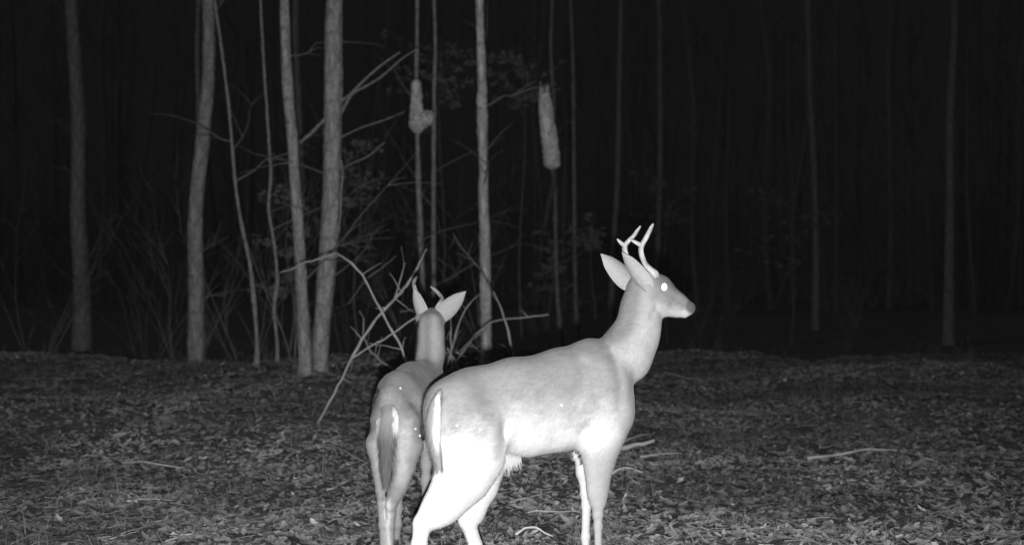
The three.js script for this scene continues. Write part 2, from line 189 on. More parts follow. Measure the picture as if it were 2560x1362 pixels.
const STICKS = {
  arch: [[-1.5667,1.18,-9.5,0.0045],[-1.4672,1.204,-9.3818,0.0053],[-1.3697,1.2406,-9.2636,0.0061],[-1.2482,1.2736,-9.1455,0.006],[-1.1242,1.3006,-9.0273,0.0064],[-1.0589,1.2687,-8.9091,0.0067],[-0.9498,1.1825,-8.7909,0.0066],[-0.8631,1.0468,-8.6727,0.0065],[-0.7783,0.9149,-8.5545,0.0068],[-0.6716,0.7386,-8.4364,0.0071],[-0.6197,0.6431,-8.3182,0.007],[-0.5363,0.4945,-8.2,0.0069]],
  pole: [[-1.3484,0.1236,-9.6,0.009],[-1.21,0.3491,-9.4571,0.0089],[-1.0646,0.6053,-9.3143,0.0087],[-0.9127,0.8384,-9.1714,0.0086],[-0.7573,1.008,-9.0286,0.0085],[-0.6569,1.1118,-8.8857,0.0075],[-0.5718,1.2446,-8.7429,0.0057],[-0.5233,1.3243,-8.6,0.0032]],
  poletwig: [[-0.7507,1.0095,-8.95,0.005],[-0.7105,1.1318,-8.925,0.0042],[-0.6782,1.2458,-8.9,0.0025]],
  fork: [[-1.0626,0.6119,-9.25,0.0061],[-0.9417,0.6908,-9.2,0.006],[-0.8325,0.7481,-9.15,0.006],[-0.7245,0.8203,-9.1,0.006],[-0.6382,0.8789,-9.05,0.0051],[-0.5118,0.9395,-9.0,0.0034]],
  hook: [[-1.0427,0.9152,-9.6,0.0045],[-1.0013,0.8651,-9.4667,0.0053],[-0.9872,0.758,-9.3333,0.0061],[-0.9286,0.6725,-9.2,0.006],[-0.8507,0.6154,-9.0667,0.006],[-0.7493,0.5602,-8.9333,0.0059],[-0.6255,0.4819,-8.8,0.005]],
  rise: [[-0.1283,1.0517,-9.6,0.0036],[-0.0812,0.9526,-9.52,0.0054],[-0.0483,0.8606,-9.44,0.0062],[-0.0106,0.7302,-9.36,0.007],[0.0185,0.589,-9.28,0.007],[0.0523,0.4371,-9.2,0.0069]],
  cross: [[-0.3844,0.5915,-10.4,0.0059],[-0.2934,0.6988,-10.32,0.0058],[-0.1601,0.8102,-10.24,0.0067],[-0.052,0.8449,-10.16,0.0067],[0.1146,0.859,-10.08,0.0057],[0.2616,0.8815,-10.0,0.0038]],
  sprig: [[0.0321,0.5813,-9.4,0.0035],[0.0294,0.6214,-9.4,0.0035],[0.0428,0.6668,-9.4,0.0026]],
  thin: [[-0.4932,1.5021,-11.8,0.0044],[-0.4123,1.3812,-11.6,0.0054],[-0.3241,1.2805,-11.4,0.0064],[-0.2388,1.1832,-11.2,0.0063],[-0.172,1.058,-11.0,0.0062]],
  knot: [[-0.3583,0.466,-9.0,0.0051],[-0.3804,0.5357,-9.1,0.006],[-0.3976,0.6594,-9.2,0.006],[-0.4046,0.8124,-9.3,0.0044],[-0.4116,0.8887,-9.4,0.0026]],
  knot2: [[-0.4185,0.5286,-9.2,0.006],[-0.3475,0.6214,-9.4,0.0062],[-0.273,0.7187,-9.6,0.0054],[-0.1811,0.7787,-9.8,0.0046]],
  knot3: [[-0.4238,0.6856,-9.2,0.0043],[-0.3636,0.5983,-9.1333,0.0051],[-0.3222,0.4994,-9.0667,0.0051],[-0.2815,0.4021,-9.0,0.0051]],
  knot4: [[-0.3782,0.6425,-9.5,0.0045],[-0.2982,0.5999,-9.5333,0.0045],[-0.2176,0.5353,-9.5667,0.0045],[-0.1365,0.473,-9.6,0.0036]],
  knot5: [[-0.4695,0.4184,-9.6,0.0063],[-0.4126,0.6601,-9.675,0.0064],[-0.3604,0.8501,-9.75,0.0055],[-0.2849,0.9733,-9.825,0.0046],[-0.2252,1.028,-9.9,0.0028]],
  rod: [[0.5075,0.0803,-8.5,0.0096],[0.6066,0.0979,-8.5333,0.0112],[0.7307,0.1229,-8.5667,0.0121],[0.8705,0.153,-8.6,0.0097]],
  back1: [[-1.3989,0.9105,-12.0,0.0034],[-1.2523,1.1148,-12.0667,0.0045],[-1.104,1.2352,-12.1333,0.0046],[-1.006,1.3222,-12.2,0.0034]],
  back2: [[-0.8598,0.876,-10.8,0.0041],[-0.7128,0.9042,-10.9,0.0041],[-0.5943,0.9173,-11.0,0.0031]],
  branchA: [[-1.5541,2.6394,-12.8,0.0168],[-1.4421,2.788,-12.68,0.0131],[-1.3035,2.8442,-12.56,0.0106],[-1.1496,2.9167,-12.44,0.0093],[-0.9808,3.0401,-12.32,0.0069],[-0.8152,3.126,-12.2,0.0046]],
  branchB: [[-1.565,2.7304,-12.8,0.0144],[-1.4682,2.7969,-12.75,0.012],[-1.3541,2.8989,-12.7,0.0107],[-1.1869,3.036,-12.65,0.0095],[-1.0031,3.154,-12.6,0.0071]],
  branchC: [[-1.6966,2.5757,-12.75,0.0144],[-1.7851,2.4638,-12.6833,0.0155],[-1.8582,2.3853,-12.6167,0.0142],[-1.8984,2.3326,-12.55,0.0141]],
  branchD: [[-1.5722,2.1117,-12.8,0.0084],[-1.4406,2.1632,-12.6667,0.0071],[-1.2829,2.217,-12.5333,0.0071],[-1.1212,2.3294,-12.4,0.0047]],
  branchE: [[-1.5722,2.4029,-12.8,0.0072],[-1.3866,2.4973,-12.8333,0.006],[-1.1707,2.5739,-12.8667,0.006],[-0.9903,2.6508,-12.9,0.0036]],
  vine: [[-1.561,1.5433,-12.65,0.0071],[-1.543,1.7231,-12.65,0.0071],[-1.5358,1.9389,-12.65,0.0071],[-1.525,2.0828,-12.65,0.0071],[-1.5394,2.1907,-12.65,0.0071]],
};
const LIE = [[0.6278,8.8319,0.9342,9.3342,0.0113,0.05],[-1.1323,8.6572,-0.7764,7.7571,0.0074,0.04],[-0.1477,6.9283,0.0164,7.2175,0.0049,0.01],[-0.0077,6.7591,0.2105,7.1185,0.0058,0.02],[0.0752,6.6084,0.3125,6.6614,0.0047,0.01],[0.007,6.1482,0.1773,6.112,0.0061,0.03],[0.5069,7.5869,0.7137,7.6996,0.0097,0.03],[0.5135,6.8145,0.666,7.3193,0.0048,0.02],[0.1682,8.4523,0.3859,8.7554,0.006,0.02],[0.7802,8.5745,1.0361,8.6763,0.0073,0.02],[1.5822,14.6433,1.893,13.8699,0.0104,0.03],[0.3522,8.8487,0.3429,8.3168,0.0038,0.02],[-0.9456,7.2301,-0.852,7.4911,0.0051,0.01],[1.823,8.664,2.3947,8.7729,0.0099,0.03],[-2.2719,8.1534,-1.7678,7.7716,0.0081,0.03]];
const PATCH_LOG = {"d":14.0,"q":[[0.3981,2.2468,0.0796],[0.3861,2.3782,0.0796],[0.3622,2.5772,0.0796],[0.3423,2.7762,0.0756],[0.3224,2.9673,0.0597]]};
const CHUNK = [{"d":13.6,"q":[[-0.9126,2.5837,0.0851],[-0.9165,2.692,0.0773],[-0.9242,2.8466,0.0522],[-0.9281,3.0091,0.0503]]},{"d":13.6,"q":[[-0.9435,2.6533,0.0851],[-0.8507,2.6649,0.0851],[-0.7734,2.6765,0.0619]]}];
// ------------------------------------------------------------------ the flash: a trail camera strapped to a tree behind the lens
{
  const t = thing('trail_camera', 'small boxy trail camera with an infra-red flash window strapped to a trunk', 'camera', [0, EYE - .1, .09]);
  mesh('housing', new THREE.BoxGeometry(.1, .14, .06), M.dark, t).position.y = .03;
  const w = mesh('flash_window', new THREE.BoxGeometry(.07, .035, .004), new THREE.MeshStandardMaterial({ color: grey(.05), roughness: .3, emissive: grey(1), emissiveIntensity: .4 }), t); w.position.set(0, .01, -.033);
  mesh('strap', new THREE.TorusGeometry(.17, .008, 6, 40).rotateX(Math.PI / 2), M.dark, t).position.set(0, .03, .17);
  const lamp = new THREE.SpotLight(0xffffff, FLASH, 0, .56, 1, 2);      // soft beam aimed low at the middle of the clearing
  lamp.position.set(0, EYE - .09, .04); lamp.target.position.set(-.15, .8, -5);
  lamp.castShadow = true; lamp.shadow.radius = 1; lamp.shadow.camera.near = .05; lamp.shadow.camera.far = 80; lamp.shadow.mapSize.set(2048, 2048);
  scene.add(lamp, lamp.target);
}

// ------------------------------------------------------------------ ground
{
  const xs = [], zs = [];
  for (let x = -150; x < -8; x += x < -30 ? 15 : 1.1) xs.push(x); for (let x = -8; x < 8; x += .085) xs.push(x); for (let x = 8; x <= 150; x += x > 30 ? 15 : 1.1) xs.push(x);
  for (let z = 20; z > -3; z -= 1) zs.push(z); for (let z = -3; z > -20; z -= .085) zs.push(z); for (let z = -20; z > -60; z -= .8) zs.push(z); for (let z = -60; z >= -300; z -= 20) zs.push(z);
  const pos = [], uv = [], idx = [];
  for (const z of zs) for (const x of xs) { pos.push(x, land(x, z), z); uv.push(x * .45, z * .45); }
  const n = xs.length;
  for (let j = 0; j + 1 < zs.length; j++) for (let i = 0; i + 1 < n; i++) { const a = j * n + i, b = a + 1, c = a + n, d = c + 1; idx.push(a, b, c, b, d, c); }
  const g = new THREE.BufferGeometry(); g.setAttribute('position', new THREE.Float32BufferAttribute(pos, 3)); g.setAttribute('uv', new THREE.Float32BufferAttribute(uv, 2)); g.setIndex(idx); g.computeVertexNormals();
  tag(mesh('ground', g, M.soil), 'forest floor of dark soil and leaf litter', 'ground', null, 'structure');
}

// ------------------------------------------------------------------ deer
// the nearest point of a body: tapered limbs joined with a smooth minimum
function field(D, latHead) {
  const a = D.yaw * Math.PI / 180, lat = [Math.sin(a), 0, Math.cos(a)], P = [];
  for (const p of D.prims) for (let i = 0; i + 1 < p.q.length; i++) {
    const A = p.q[i], B = p.q[i + 1], L = p.tag === 2 ? latHead : lat;
    const ba = [B[0] - A[0], B[1] - A[1], B[2] - A[2]], l = ba[0] * L[0] + ba[2] * L[2];
    // the same limb with the direction across the body stretched by 1/sq
    const f = 1 / p.sq - 1, s = [ba[0] + L[0] * l * f, ba[1], ba[2] + L[2] * l * f];
    P.push({ A, s, ss: s[0] * s[0] + s[1] * s[1] + s[2] * s[2], ra: A[3], rb: B[3], L, f, k: p.k });
  }
  return (x, y, z) => {
    let d = 9;
    for (const p of P) {
      let X = x - p.A[0], Y = y - p.A[1], Z = z - p.A[2];
      if (p.f) { const l = (X * p.L[0] + Z * p.L[2]) * p.f; X += p.L[0] * l; Z += p.L[2] * l; }
      let t = (X * p.s[0] + Y * p.s[1] + Z * p.s[2]) / p.ss; t = t < 0 ? 0 : t > 1 ? 1 : t;
      X -= p.s[0] * t; Y -= p.s[1] * t; Z -= p.s[2] * t;
      const e = Math.sqrt(X * X + Y * Y + Z * Z) - p.ra - (p.rb - p.ra) * t;
      const h = p.k - Math.abs(d - e);
      d = Math.min(d, e) - (h > 0 ? h * h / (4 * p.k) : 0);
    }
    return d;
  };
}
// surface nets over a grid, evaluated only near the surface
function skin(f, lo, hi, c) {
  const B = 4, n = [0, 1, 2].map(i => Math.ceil((hi[i] - lo[i]) / c / B) * B + 1), [nx, ny, nz] = n;
  const V = new Float32Array(nx * ny * nz).fill(1), id = new Int32Array(nx * ny * nz).fill(-1), at = (i, j, k) => (k * ny + j) * nx + i;
  for (let k = 0; k < nz - 1; k += B) for (let j = 0; j < ny - 1; j += B) for (let i = 0; i < nx - 1; i += B) {
    const d = f(lo[0] + (i + B / 2) * c, lo[1] + (j + B / 2) * c, lo[2] + (k + B / 2) * c);
    if (Math.abs(d) > c * B * 1.9) { if (d < 0) for (let w = 0; w <= B; w++) for (let v = 0; v <= B; v++) for (let u = 0; u <= B; u++) if (V[at(i + u, j + v, k + w)] === 1) V[at(i + u, j + v, k + w)] = -1; continue; }
    for (let w = 0; w <= B; w++) for (let v = 0; v <= B; v++) for (let u = 0; u <= B; u++) { const q = at(i + u, j + v, k + w); if (V[q] === 1 || V[q] === -1) V[q] = f(lo[0] + (i + u) * c, lo[1] + (j + v) * c, lo[2] + (k + w) * c); }
  }
  const pos = [], nor = [], idx = [], E = [[0, 1], [2, 3], [4, 5], [6, 7], [0, 2], [1, 3], [4, 6], [5, 7], [0, 4], [1, 5], [2, 6], [3, 7]];
  for (let k = 0; k < nz - 1; k++) for (let j = 0; j < ny - 1; j++) for (let i = 0; i < nx - 1; i++) {
    let m = 0; const q = [];
    for (let b = 0; b < 8; b++) { const v = V[at(i + (b & 1), j + (b >> 1 & 1), k + (b >> 2))]; q.push(v); if (v < 0) m |= 1 << b; }
    if (m === 0 || m === 255) continue;
    let x = 0, y = 0, z = 0, e = 0;
    for (const [a, b] of E) if ((m >> a & 1) !== (m >> b & 1)) { const t = q[a] / (q[a] - q[b]); x += lerp(a & 1, b & 1, t); y += lerp(a >> 1 & 1, b >> 1 & 1, t); z += lerp(a >> 2, b >> 2, t); e++; }
    x = lo[0] + (i + x / e) * c; y = lo[1] + (j + y / e) * c; z = lo[2] + (k + z / e) * c;
    id[at(i, j, k)] = pos.length / 3;
    const h = .003; let gx = f(x + h, y, z) - f(x - h, y, z), gy = f(x, y + h, z) - f(x, y - h, z), gz = f(x, y, z + h) - f(x, y, z - h);
    const l = Math.hypot(gx, gy, gz) || 1, d0 = f(x, y, z); gx /= l; gy /= l; gz /= l;
    if (Math.abs(d0) < c) { x -= gx * d0 * .8; y -= gy * d0 * .8; z -= gz * d0 * .8; }
    pos.push(x, y, z); nor.push(gx, gy, gz);
  }
  const quad = (a, b, d, e, flip) => { if (a < 0 || b < 0 || d < 0 || e < 0) return; flip ? idx.push(a, b, d, a, d, e) : idx.push(a, d, b, a, e, d); };
  for (let k = 1; k < nz - 1; k++) for (let j = 1; j < ny - 1; j++) for (let i = 1; i < nx - 1; i++) {
    const s = V[at(i, j, k)] < 0;
    if (s !== V[at(i + 1, j, k)] < 0) quad(id[at(i, j - 1, k - 1)], id[at(i, j, k - 1)], id[at(i, j, k)], id[at(i, j - 1, k)], s);
    if (s !== V[at(i, j + 1, k)] < 0) quad(id[at(i - 1, j, k - 1)], id[at(i - 1, j, k)], id[at(i, j, k)], id[at(i, j, k - 1)], s);
    if (s !== V[at(i, j, k + 1)] < 0) quad(id[at(i - 1, j - 1, k)], id[at(i, j - 1, k)], id[at(i, j, k)], id[at(i - 1, j, k)], s);
  }
  const g = new THREE.BufferGeometry();
  g.setAttribute('position', new THREE.Float32BufferAttribute(pos, 3)); g.setAttribute('normal', new THREE.Float32BufferAttribute(nor, 3)); g.setIndex(idx);
  return g;
}
// a cupped, leaf-shaped sheet with thickness (ears, tails): rows along, columns across; shape(t) = [centre, half width], colour(t, v, front)
function blade(rows, cols, place, colour) {
  const pos = [], col = [], idx = [], uv = [];
  for (const side of [1, -1]) for (let i = 0; i <= rows; i++) for (let j = 0; j <= cols; j++) {
    const t = i / rows, v = j / cols * 2 - 1, p = place(t, v, side), k = colour(t, v, side);
    pos.push(p.x, p.y, p.z); col.push(k, k, k); uv.push(v * .1, t * .3);
  }
  const n = cols + 1, o = (rows + 1) * n;
  for (let i = 0; i < rows; i++) for (let j = 0; j < cols; j++) { const a = i * n + j, b = a + 1, c = a + n, d = c + 1; idx.push(a, b, c, b, d, c, o + a, o + c, o + b, o + b, o + c, o + d); }
  const g = new THREE.BufferGeometry(); g.setAttribute('position', new THREE.Float32BufferAttribute(pos, 3)); g.setAttribute('color', new THREE.Float32BufferAttribute(col, 3)); g.setAttribute('uv', new THREE.Float32BufferAttribute(uv, 2)); g.setIndex(idx); g.computeVertexNormals();
  return g;
}
const V3 = a => new THREE.Vector3(...a);
function ear(e, seed) {
  const b = V3(e.b), ax = V3(e.t).sub(b), len = ax.length(); ax.normalize();
  const N = V3(e.face).addScaledVector(ax, -V3(e.face).dot(ax)).normalize(), W = new THREE.Vector3().crossVectors(ax, N);
  return blade(26, 14, (t, v, s) => {
    const hw = e.w * Math.pow(Math.sin(Math.PI * Math.pow(t * .97 + .03, .72)), .62) * (t > .75 ? 1 - sstep(.75, 1.0, t) * .35 : 1) + .004 * (1 - t);
    const th = .004 * Math.sqrt(Math.max(0, 1 - v * v)) + (1 - t) * .006;
    const curl = v * 1.05 * e.cup * 1.4;
    return b.clone().addScaledVector(ax, t * len).addScaledVector(W, hw * Math.sin(curl) / Math.max(.4, Math.sin(1.05 * e.cup * 1.4))).addScaledVector(N, hw * (1 - Math.cos(curl)) * 1.1 + s * th - .01 * Math.sin(t * 3));
  }, (t, v, s) => { const g = fbm(v * 9 + seed, t * 30, 3, 3); return s > 0 ? .46 + .14 * (g - .5) : .42 + .12 * (g - .5); });
}
function tail(q, face, seed, base, dark, lim) {
  const pts = q.map(p => new THREE.Vector3(p[0], p[1], p[2])), c = new THREE.CatmullRomCurve3(pts), N = V3(face).normalize();
  const rad = t => { const f = t * (q.length - 1), i = Math.min(q.length - 2, Math.floor(f)); return lerp(q[i][3], q[i + 1][3], f - i); };
  return blade(60, 24, (t, v, s) => {
    const p = c.getPoint(t), ax = c.getTangent(t), W = new THREE.Vector3().crossVectors(ax, N).normalize(), nn = new THREE.Vector3().crossVectors(W, ax);
    const fr = 1 + .1 * (noise(t * 60, seed, v > 0 ? 1 : 7) - .5) * Math.abs(v);
    return p.addScaledVector(W, rad(t) * v * fr).addScaledVector(nn, s * (.26 * rad(t) * Math.sqrt(Math.max(0, 1 - v * v))) - rad(t) * .35 * v * v);
  }, (t, v, s) => { const g = fbm(v * 5 + seed, t * 26, 3, 3); const edge = Math.abs(v) + (g - .5) * .3; const w = s < 0 ? 1 - sstep(lim - .1, lim, t) : Math.min(sstep(.6, .78, edge), 1 - sstep(lim - .1, lim, t), sstep(.02, .1, t)); return lerp(lerp(base, dark, sstep(.18, .5, t + (g - .5) * .3)) + .12 * (g - .5), .9, w); });
}
function paint(g, f) {
  const P = g.attributes.position, N = g.attributes.normal, c = new Float32Array(P.count * 3), uv = new Float32Array(P.count * 2);
  for (let i = 0; i < P.count; i++) {
    const x = P.getX(i), y = P.getY(i), z = P.getZ(i), k = f(x, y, z, N.getX(i), N.getY(i), N.getZ(i));
    c[i * 3] = c[i * 3 + 1] = c[i * 3 + 2] = k; uv[i * 2] = (x + z * .5) * 2.2; uv[i * 2 + 1] = (y + z * .2) * 2.2;
  }
  g.setAttribute('color', new THREE.BufferAttribute(c, 3)); g.setAttribute('uv', new THREE.BufferAttribute(uv, 2)); return g;
}
// hair: short tapering tufts set along a seam
function hairs(list, r) {
  const pos = [], idx = [];
  for (const [p, d, l, w] of list) {
    const a = new THREE.Vector3(-d.y, d.x, .3).normalize(), b = new THREE.Vector3().crossVectors(d, a).normalize(), bend = new THREE.Vector3((r() - .5) * .4, -.25 * r(), (r() - .5) * .4), n = 4, k0 = pos.length / 3;
    for (let i = 0; i <= n; i++) { const t = i / n, c = p.clone().addScaledVector(d, l * t).addScaledVector(bend, l * t * t), q = w * (1 - t * .92); for (let j = 0; j < 3; j++) { const e = j * 2.094; pos.push(c.x + (a.x * Math.cos(e) + b.x * Math.sin(e)) * q, c.y + (a.y * Math.cos(e) + b.y * Math.sin(e)) * q, c.z + (a.z * Math.cos(e) + b.z * Math.sin(e)) * q); } }
    for (let i = 0; i < n; i++) for (let j = 0; j < 3; j++) { const A = k0 + i * 3 + j, B = k0 + i * 3 + (j + 1) % 3; idx.push(A, B, A + 3, B, B + 3, A + 3); }
  }
  const g = new THREE.BufferGeometry(); g.setAttribute('position', new THREE.Float32BufferAttribute(pos, 3)); g.setIndex(idx); g.computeVertexNormals(); return g;
}
// the coat stands off the skin in short hairs, each coloured like the skin below it
function coat(g, n, len, lie, seed) {
  const r = rng(seed), P = g.attributes.position, N = g.attributes.normal, C = g.attributes.color, I = g.index, T = I.count / 3, pos = [], col = [], nor = [], idx = [];
  const p = new THREE.Vector3(), q = new THREE.Vector3(), nn = new THREE.Vector3(), w = new THREE.Vector3();
  for (let i = 0; i < n; i++) {
    const t = Math.floor(r() * T) * 3, a = I.getX(t + Math.floor(r() * 3));
    p.fromBufferAttribute(P, a); nn.fromBufferAttribute(N, a);
    p.x += (r() - .5) * .005; p.y += (r() - .5) * .005; p.z += (r() - .5) * .005;
    const l = (len.call ? len(p) : len) * (.5 + r()), d = lie(p, nn).multiplyScalar(1).addScaledVector(nn, .42).add(q.set((r() - .5) * .3, (r() - .5) * .3, (r() - .5) * .3)).normalize();
    w.crossVectors(d, nn).normalize().multiplyScalar(.0011);
    const k = C.getX(a) * (.76 + .46 * r()), o = pos.length / 3;
    p.addScaledVector(nn, -.002);
    pos.push(p.x - w.x, p.y - w.y, p.z - w.z, p.x + w.x, p.y + w.y, p.z + w.z, p.x + d.x * l, p.y + d.y * l, p.z + d.z * l);
    for (let j = 0; j < 3; j++) { col.push(k, k, k); nor.push(nn.x, nn.y, nn.z); } idx.push(o, o + 1, o + 2);
  }
  const o = new THREE.BufferGeometry(); o.setAttribute('position', new THREE.Float32BufferAttribute(pos, 3)); o.setAttribute('normal', new THREE.Float32BufferAttribute(nor, 3)); o.setAttribute('color', new THREE.Float32BufferAttribute(col, 3)); o.setIndex(idx); return o;
}
function bushyTail(t, g, seed) { const m = mesh('tail', g, M.fur, t); mesh('tail_hair', coat(g, 7000, .042, () => new THREE.Vector3(0, -1.6, 0), seed), M.hair, m).userData.kind = 'stuff'; }
function antler(list, seed) { return mergeGeometries(list.map((p, i) => limb(p, 9, 34, .14, seed + i))); }
const legLow = (y) => y < .33;

function deer(D, name, label, latHead, lo, hi, colour, seed) {
  const ya = D.yaw * Math.PI / 180, lie = p => new THREE.Vector3(-Math.cos(ya) * .8, -.75, Math.sin(ya) * .8);
  const t = thing(name, label, 'deer', [D.base[0], 0, D.base[2]], 'two young bucks');
  const off = [0, 0, 0], f = field(D, latHead), lx = Math.sin(ya), lz = Math.cos(ya), gate = D.yaw > 60 ? (x, z) => sstep(.02, .1, z) : (x, z) => sstep(-.02, .03, x * lx + z * lz + .13 * sstep(.3, .42, x));
  const segD = (x, y, a, b) => { const ux = b[0] - a[0], uy = b[1] - a[1], t = clamp(((x - a[0]) * ux + (y - a[1]) * uy) / (ux * ux + uy * uy)); return Math.hypot(x - a[0] - ux * t, y - a[1] - uy * t); };
  const folds = (x, y, z) => { let v = 0; for (const g of D.grooves) { let m = 1; for (let i = 0; i + 1 < g.q.length; i++) m = Math.min(m, segD(x, y, g.q[i], g.q[i + 1])); if (m < g.w * 2.5) v += g.d * Math.exp(-m * m / (g.w * g.w)); } return v && v * gate(x, z); };   // folds between the muscles
  const bump = (x, y, z) => { const d = f(x, y, z); return Math.abs(d) > .06 ? d : d + folds(x, y, z) + (fbm(x * 9, y * 9, z * 9 + seed, 2) - .5) * .007; };
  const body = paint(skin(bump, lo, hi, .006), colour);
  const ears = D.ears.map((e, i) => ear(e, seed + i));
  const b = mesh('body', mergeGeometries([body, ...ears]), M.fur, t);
  D.antlers.forEach((a, i) => mesh('antler', antler(a, seed + i * 3), M.antler, t));
  const c = mesh('coat', coat(body, 110000, p => p.y < .5 ? .006 : p.y > .98 ? .005 : .015, (p, n) => p.y < .5 ? new THREE.Vector3(0, -1, 0) : lie(p), seed), M.hair, t); c.userData.kind = 'stuff';
  return { t, body, b, f };
}
const A1 = [Math.cos(32 * Math.PI / 180), 0, -Math.sin(32 * Math.PI / 180)], L1 = [-A1[2], 0, A1[0]];
{
  const eye = DEER1.eye, nose = DEER1.nose;
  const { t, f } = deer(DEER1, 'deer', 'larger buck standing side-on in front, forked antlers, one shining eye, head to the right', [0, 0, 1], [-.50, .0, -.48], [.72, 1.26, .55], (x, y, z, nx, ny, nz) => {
    const s = x * A1[0] + z * A1[2], l = x * L1[0] + z * L1[2], g = fbm(x * 26, y * 26, z * 26, 3), big = fbm(x * 6 + 4, y * 6, z * 6, 3), hair = fbm(x * 70 + z * 40, y * 160, z * 60, 2);
    const e = (g - .5) * .06 + (big - .5) * .06 + (hair - .5) * .04;
    const coatG = (g - .5) * .06 + (hair - .5) * .1;
    let head = 0; const wh = sstep(.40, .47, x + e * .3) * sstep(.97, 1.03, y + e * .5);
    if (wh > 0) {                                                    // head
      let k = .28 + coatG;
      k = blend(k, .52 + coatG, 1.078 - (x - .45) * .3 + e * .35 - y, .022);     // pale jaw and throat
      k = blend(k, .2 + coatG * .6, y - 1.125 + (x - .5) * .34 + e * .2, .02); // dark forehead and bridge of the nose
      k = lerp(.5 + coatG, k, sstep(.42, .50, x + e * .3));
      k = blend(k, .13, .026 + e * .04 - Math.hypot(x - nose[0], y - nose[1] - .006), .006);   // nose pad
      k = blend(k, .6 + coatG, Math.min(1.032 + e * .2 - y, x - .56, .60 - x), .008);      // pale chin
      head = k;
    }
    let k = .36 + .06 * sstep(.12, .32, s + e) + (big - .5) * .06 + coatG;
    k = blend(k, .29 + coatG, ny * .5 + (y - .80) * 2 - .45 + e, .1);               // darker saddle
    const flank = .662 + .025 * Math.sin(s * 6 + 1) + e;              // white belly fur; haunch below the line paled too, flash glare painted in
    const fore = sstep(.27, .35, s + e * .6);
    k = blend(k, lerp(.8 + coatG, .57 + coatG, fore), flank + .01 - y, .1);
    if (s > .12 && y < .62 && l > .03) k = blend(k, .5 + coatG, .56 + e - y, .06);           // outer side of the near foreleg
    if (s > .25 && y < .64 && l < .012) k = blend(k, .72 + coatG, .6 + e - y, .04);
    k = blend(k, .6 + coatG, Math.min(nx - .25 + e * 2, (s - .36) * 4, (y - .68) * 4), .35);   // paler front of the neck
    return lerp(k, head, wh);
  }, 11);
  // eye: dark ball with the shining tapetum showing in the pupil
  const ball = new THREE.SphereGeometry(.0125, 24, 16); ball.scale(1, 1, .8);
  const e = mesh('eye', ball, M.eye, t); e.position.set(eye[0], eye[1], eye[2] + .002);
  const pupil = new THREE.SphereGeometry(.02, 20, 8, 0, Math.PI * 2, 0, .55); pupil.rotateX(Math.PI / 2); pupil.scale(1.0, 1.3, .35);
  mesh('pupil', pupil, M.shine, e).position.set(0, 0, .0062);
  bushyTail(t, tail(DEER1.tail, [-A1[0], 0, -A1[2]], 3, .4, .36, .75), 5);
  const r = rng(77), list = [];
  for (let i = 0; i < 420; i++) { const a = r(), x = lerp(DEER1.tuft[0][0], DEER1.tuft[3][0], a) , y = DEER1.tuft[1][1] + .012 + (r() - .5) * .02, z = lerp(DEER1.tuft[0][2], DEER1.tuft[3][2], a); list.push([new THREE.Vector3(x, y, z + (r() - .5) * .05), new THREE.Vector3((r() - .6) * .9, -1, (r() - .5) * .4).normalize(), .03 + .045 * r() * r() * (1.2 - Math.abs(a - .4)), .0013]); }
  mesh('belly_tuft', hairs(list, r), new THREE.MeshStandardMaterial({ color: grey(.7), roughness: .9 }), t);
  for (const [x, z] of DEER1.prims.filter(p => p.q[p.q.length - 1][1] < .06).map(p => p.q[p.q.length - 1])
    .map(q => [q[0], q[2]])) hoof(t, x, z, 32);
  burrs(f, t.position, [[.123, .72, 'on the ribs of the larger buck'], [-.155, .66, 'on the haunch of the larger buck'], [-.232, .675, 'beside the tail of the larger buck']]);
}
// small pale seed burrs caught in a coat: found by walking in from the front until the coat is met
function burrs(f, o, list) {
  for (const [x, y, label] of list) {
    let z = .6; while (z > -.6 && f(x, y, z) > .004) z -= .003;
    const g = new THREE.IcosahedronGeometry(.0032, 2), P = g.attributes.position; for (let i = 0; i < P.count; i++) { const k = 1 + .7 * hash3(P.getX(i) * 9e4 | 0, P.getY(i) * 9e4 | 0, P.getZ(i) * 9e4 | 0); P.setXYZ(i, P.getX(i) * k, P.getY(i) * k, P.getZ(i) * k); } g.computeVertexNormals();
    const m = mesh('seed_burr', g, M.burr); m.position.set(o.x + x, y, o.z + z + .003); tag(m, 'tiny pale seed burr ' + label, 'burr', 'burrs caught in the deer coats');
  }
}
function hoof(t, x, z, yaw) {
  const g = []; for (const s of [-1, 1]) { const c = new THREE.CylinderGeometry(.013, .02, .05, 10, 3); c.scale(1.35, 1, .8); const P = c.attributes.position; for (let i = 0; i < P.count; i++) P.setX(i, P.getX(i) + (.025 - P.getY(i)) * .35); c.translate(.008, .027, s * .0135); g.push(c); }
  const h = mesh('hoof', mergeGeometries(g), M.hoof, t); h.position.set(x, 0, z); h.rotation.y = yaw * Math.PI / 180;
}
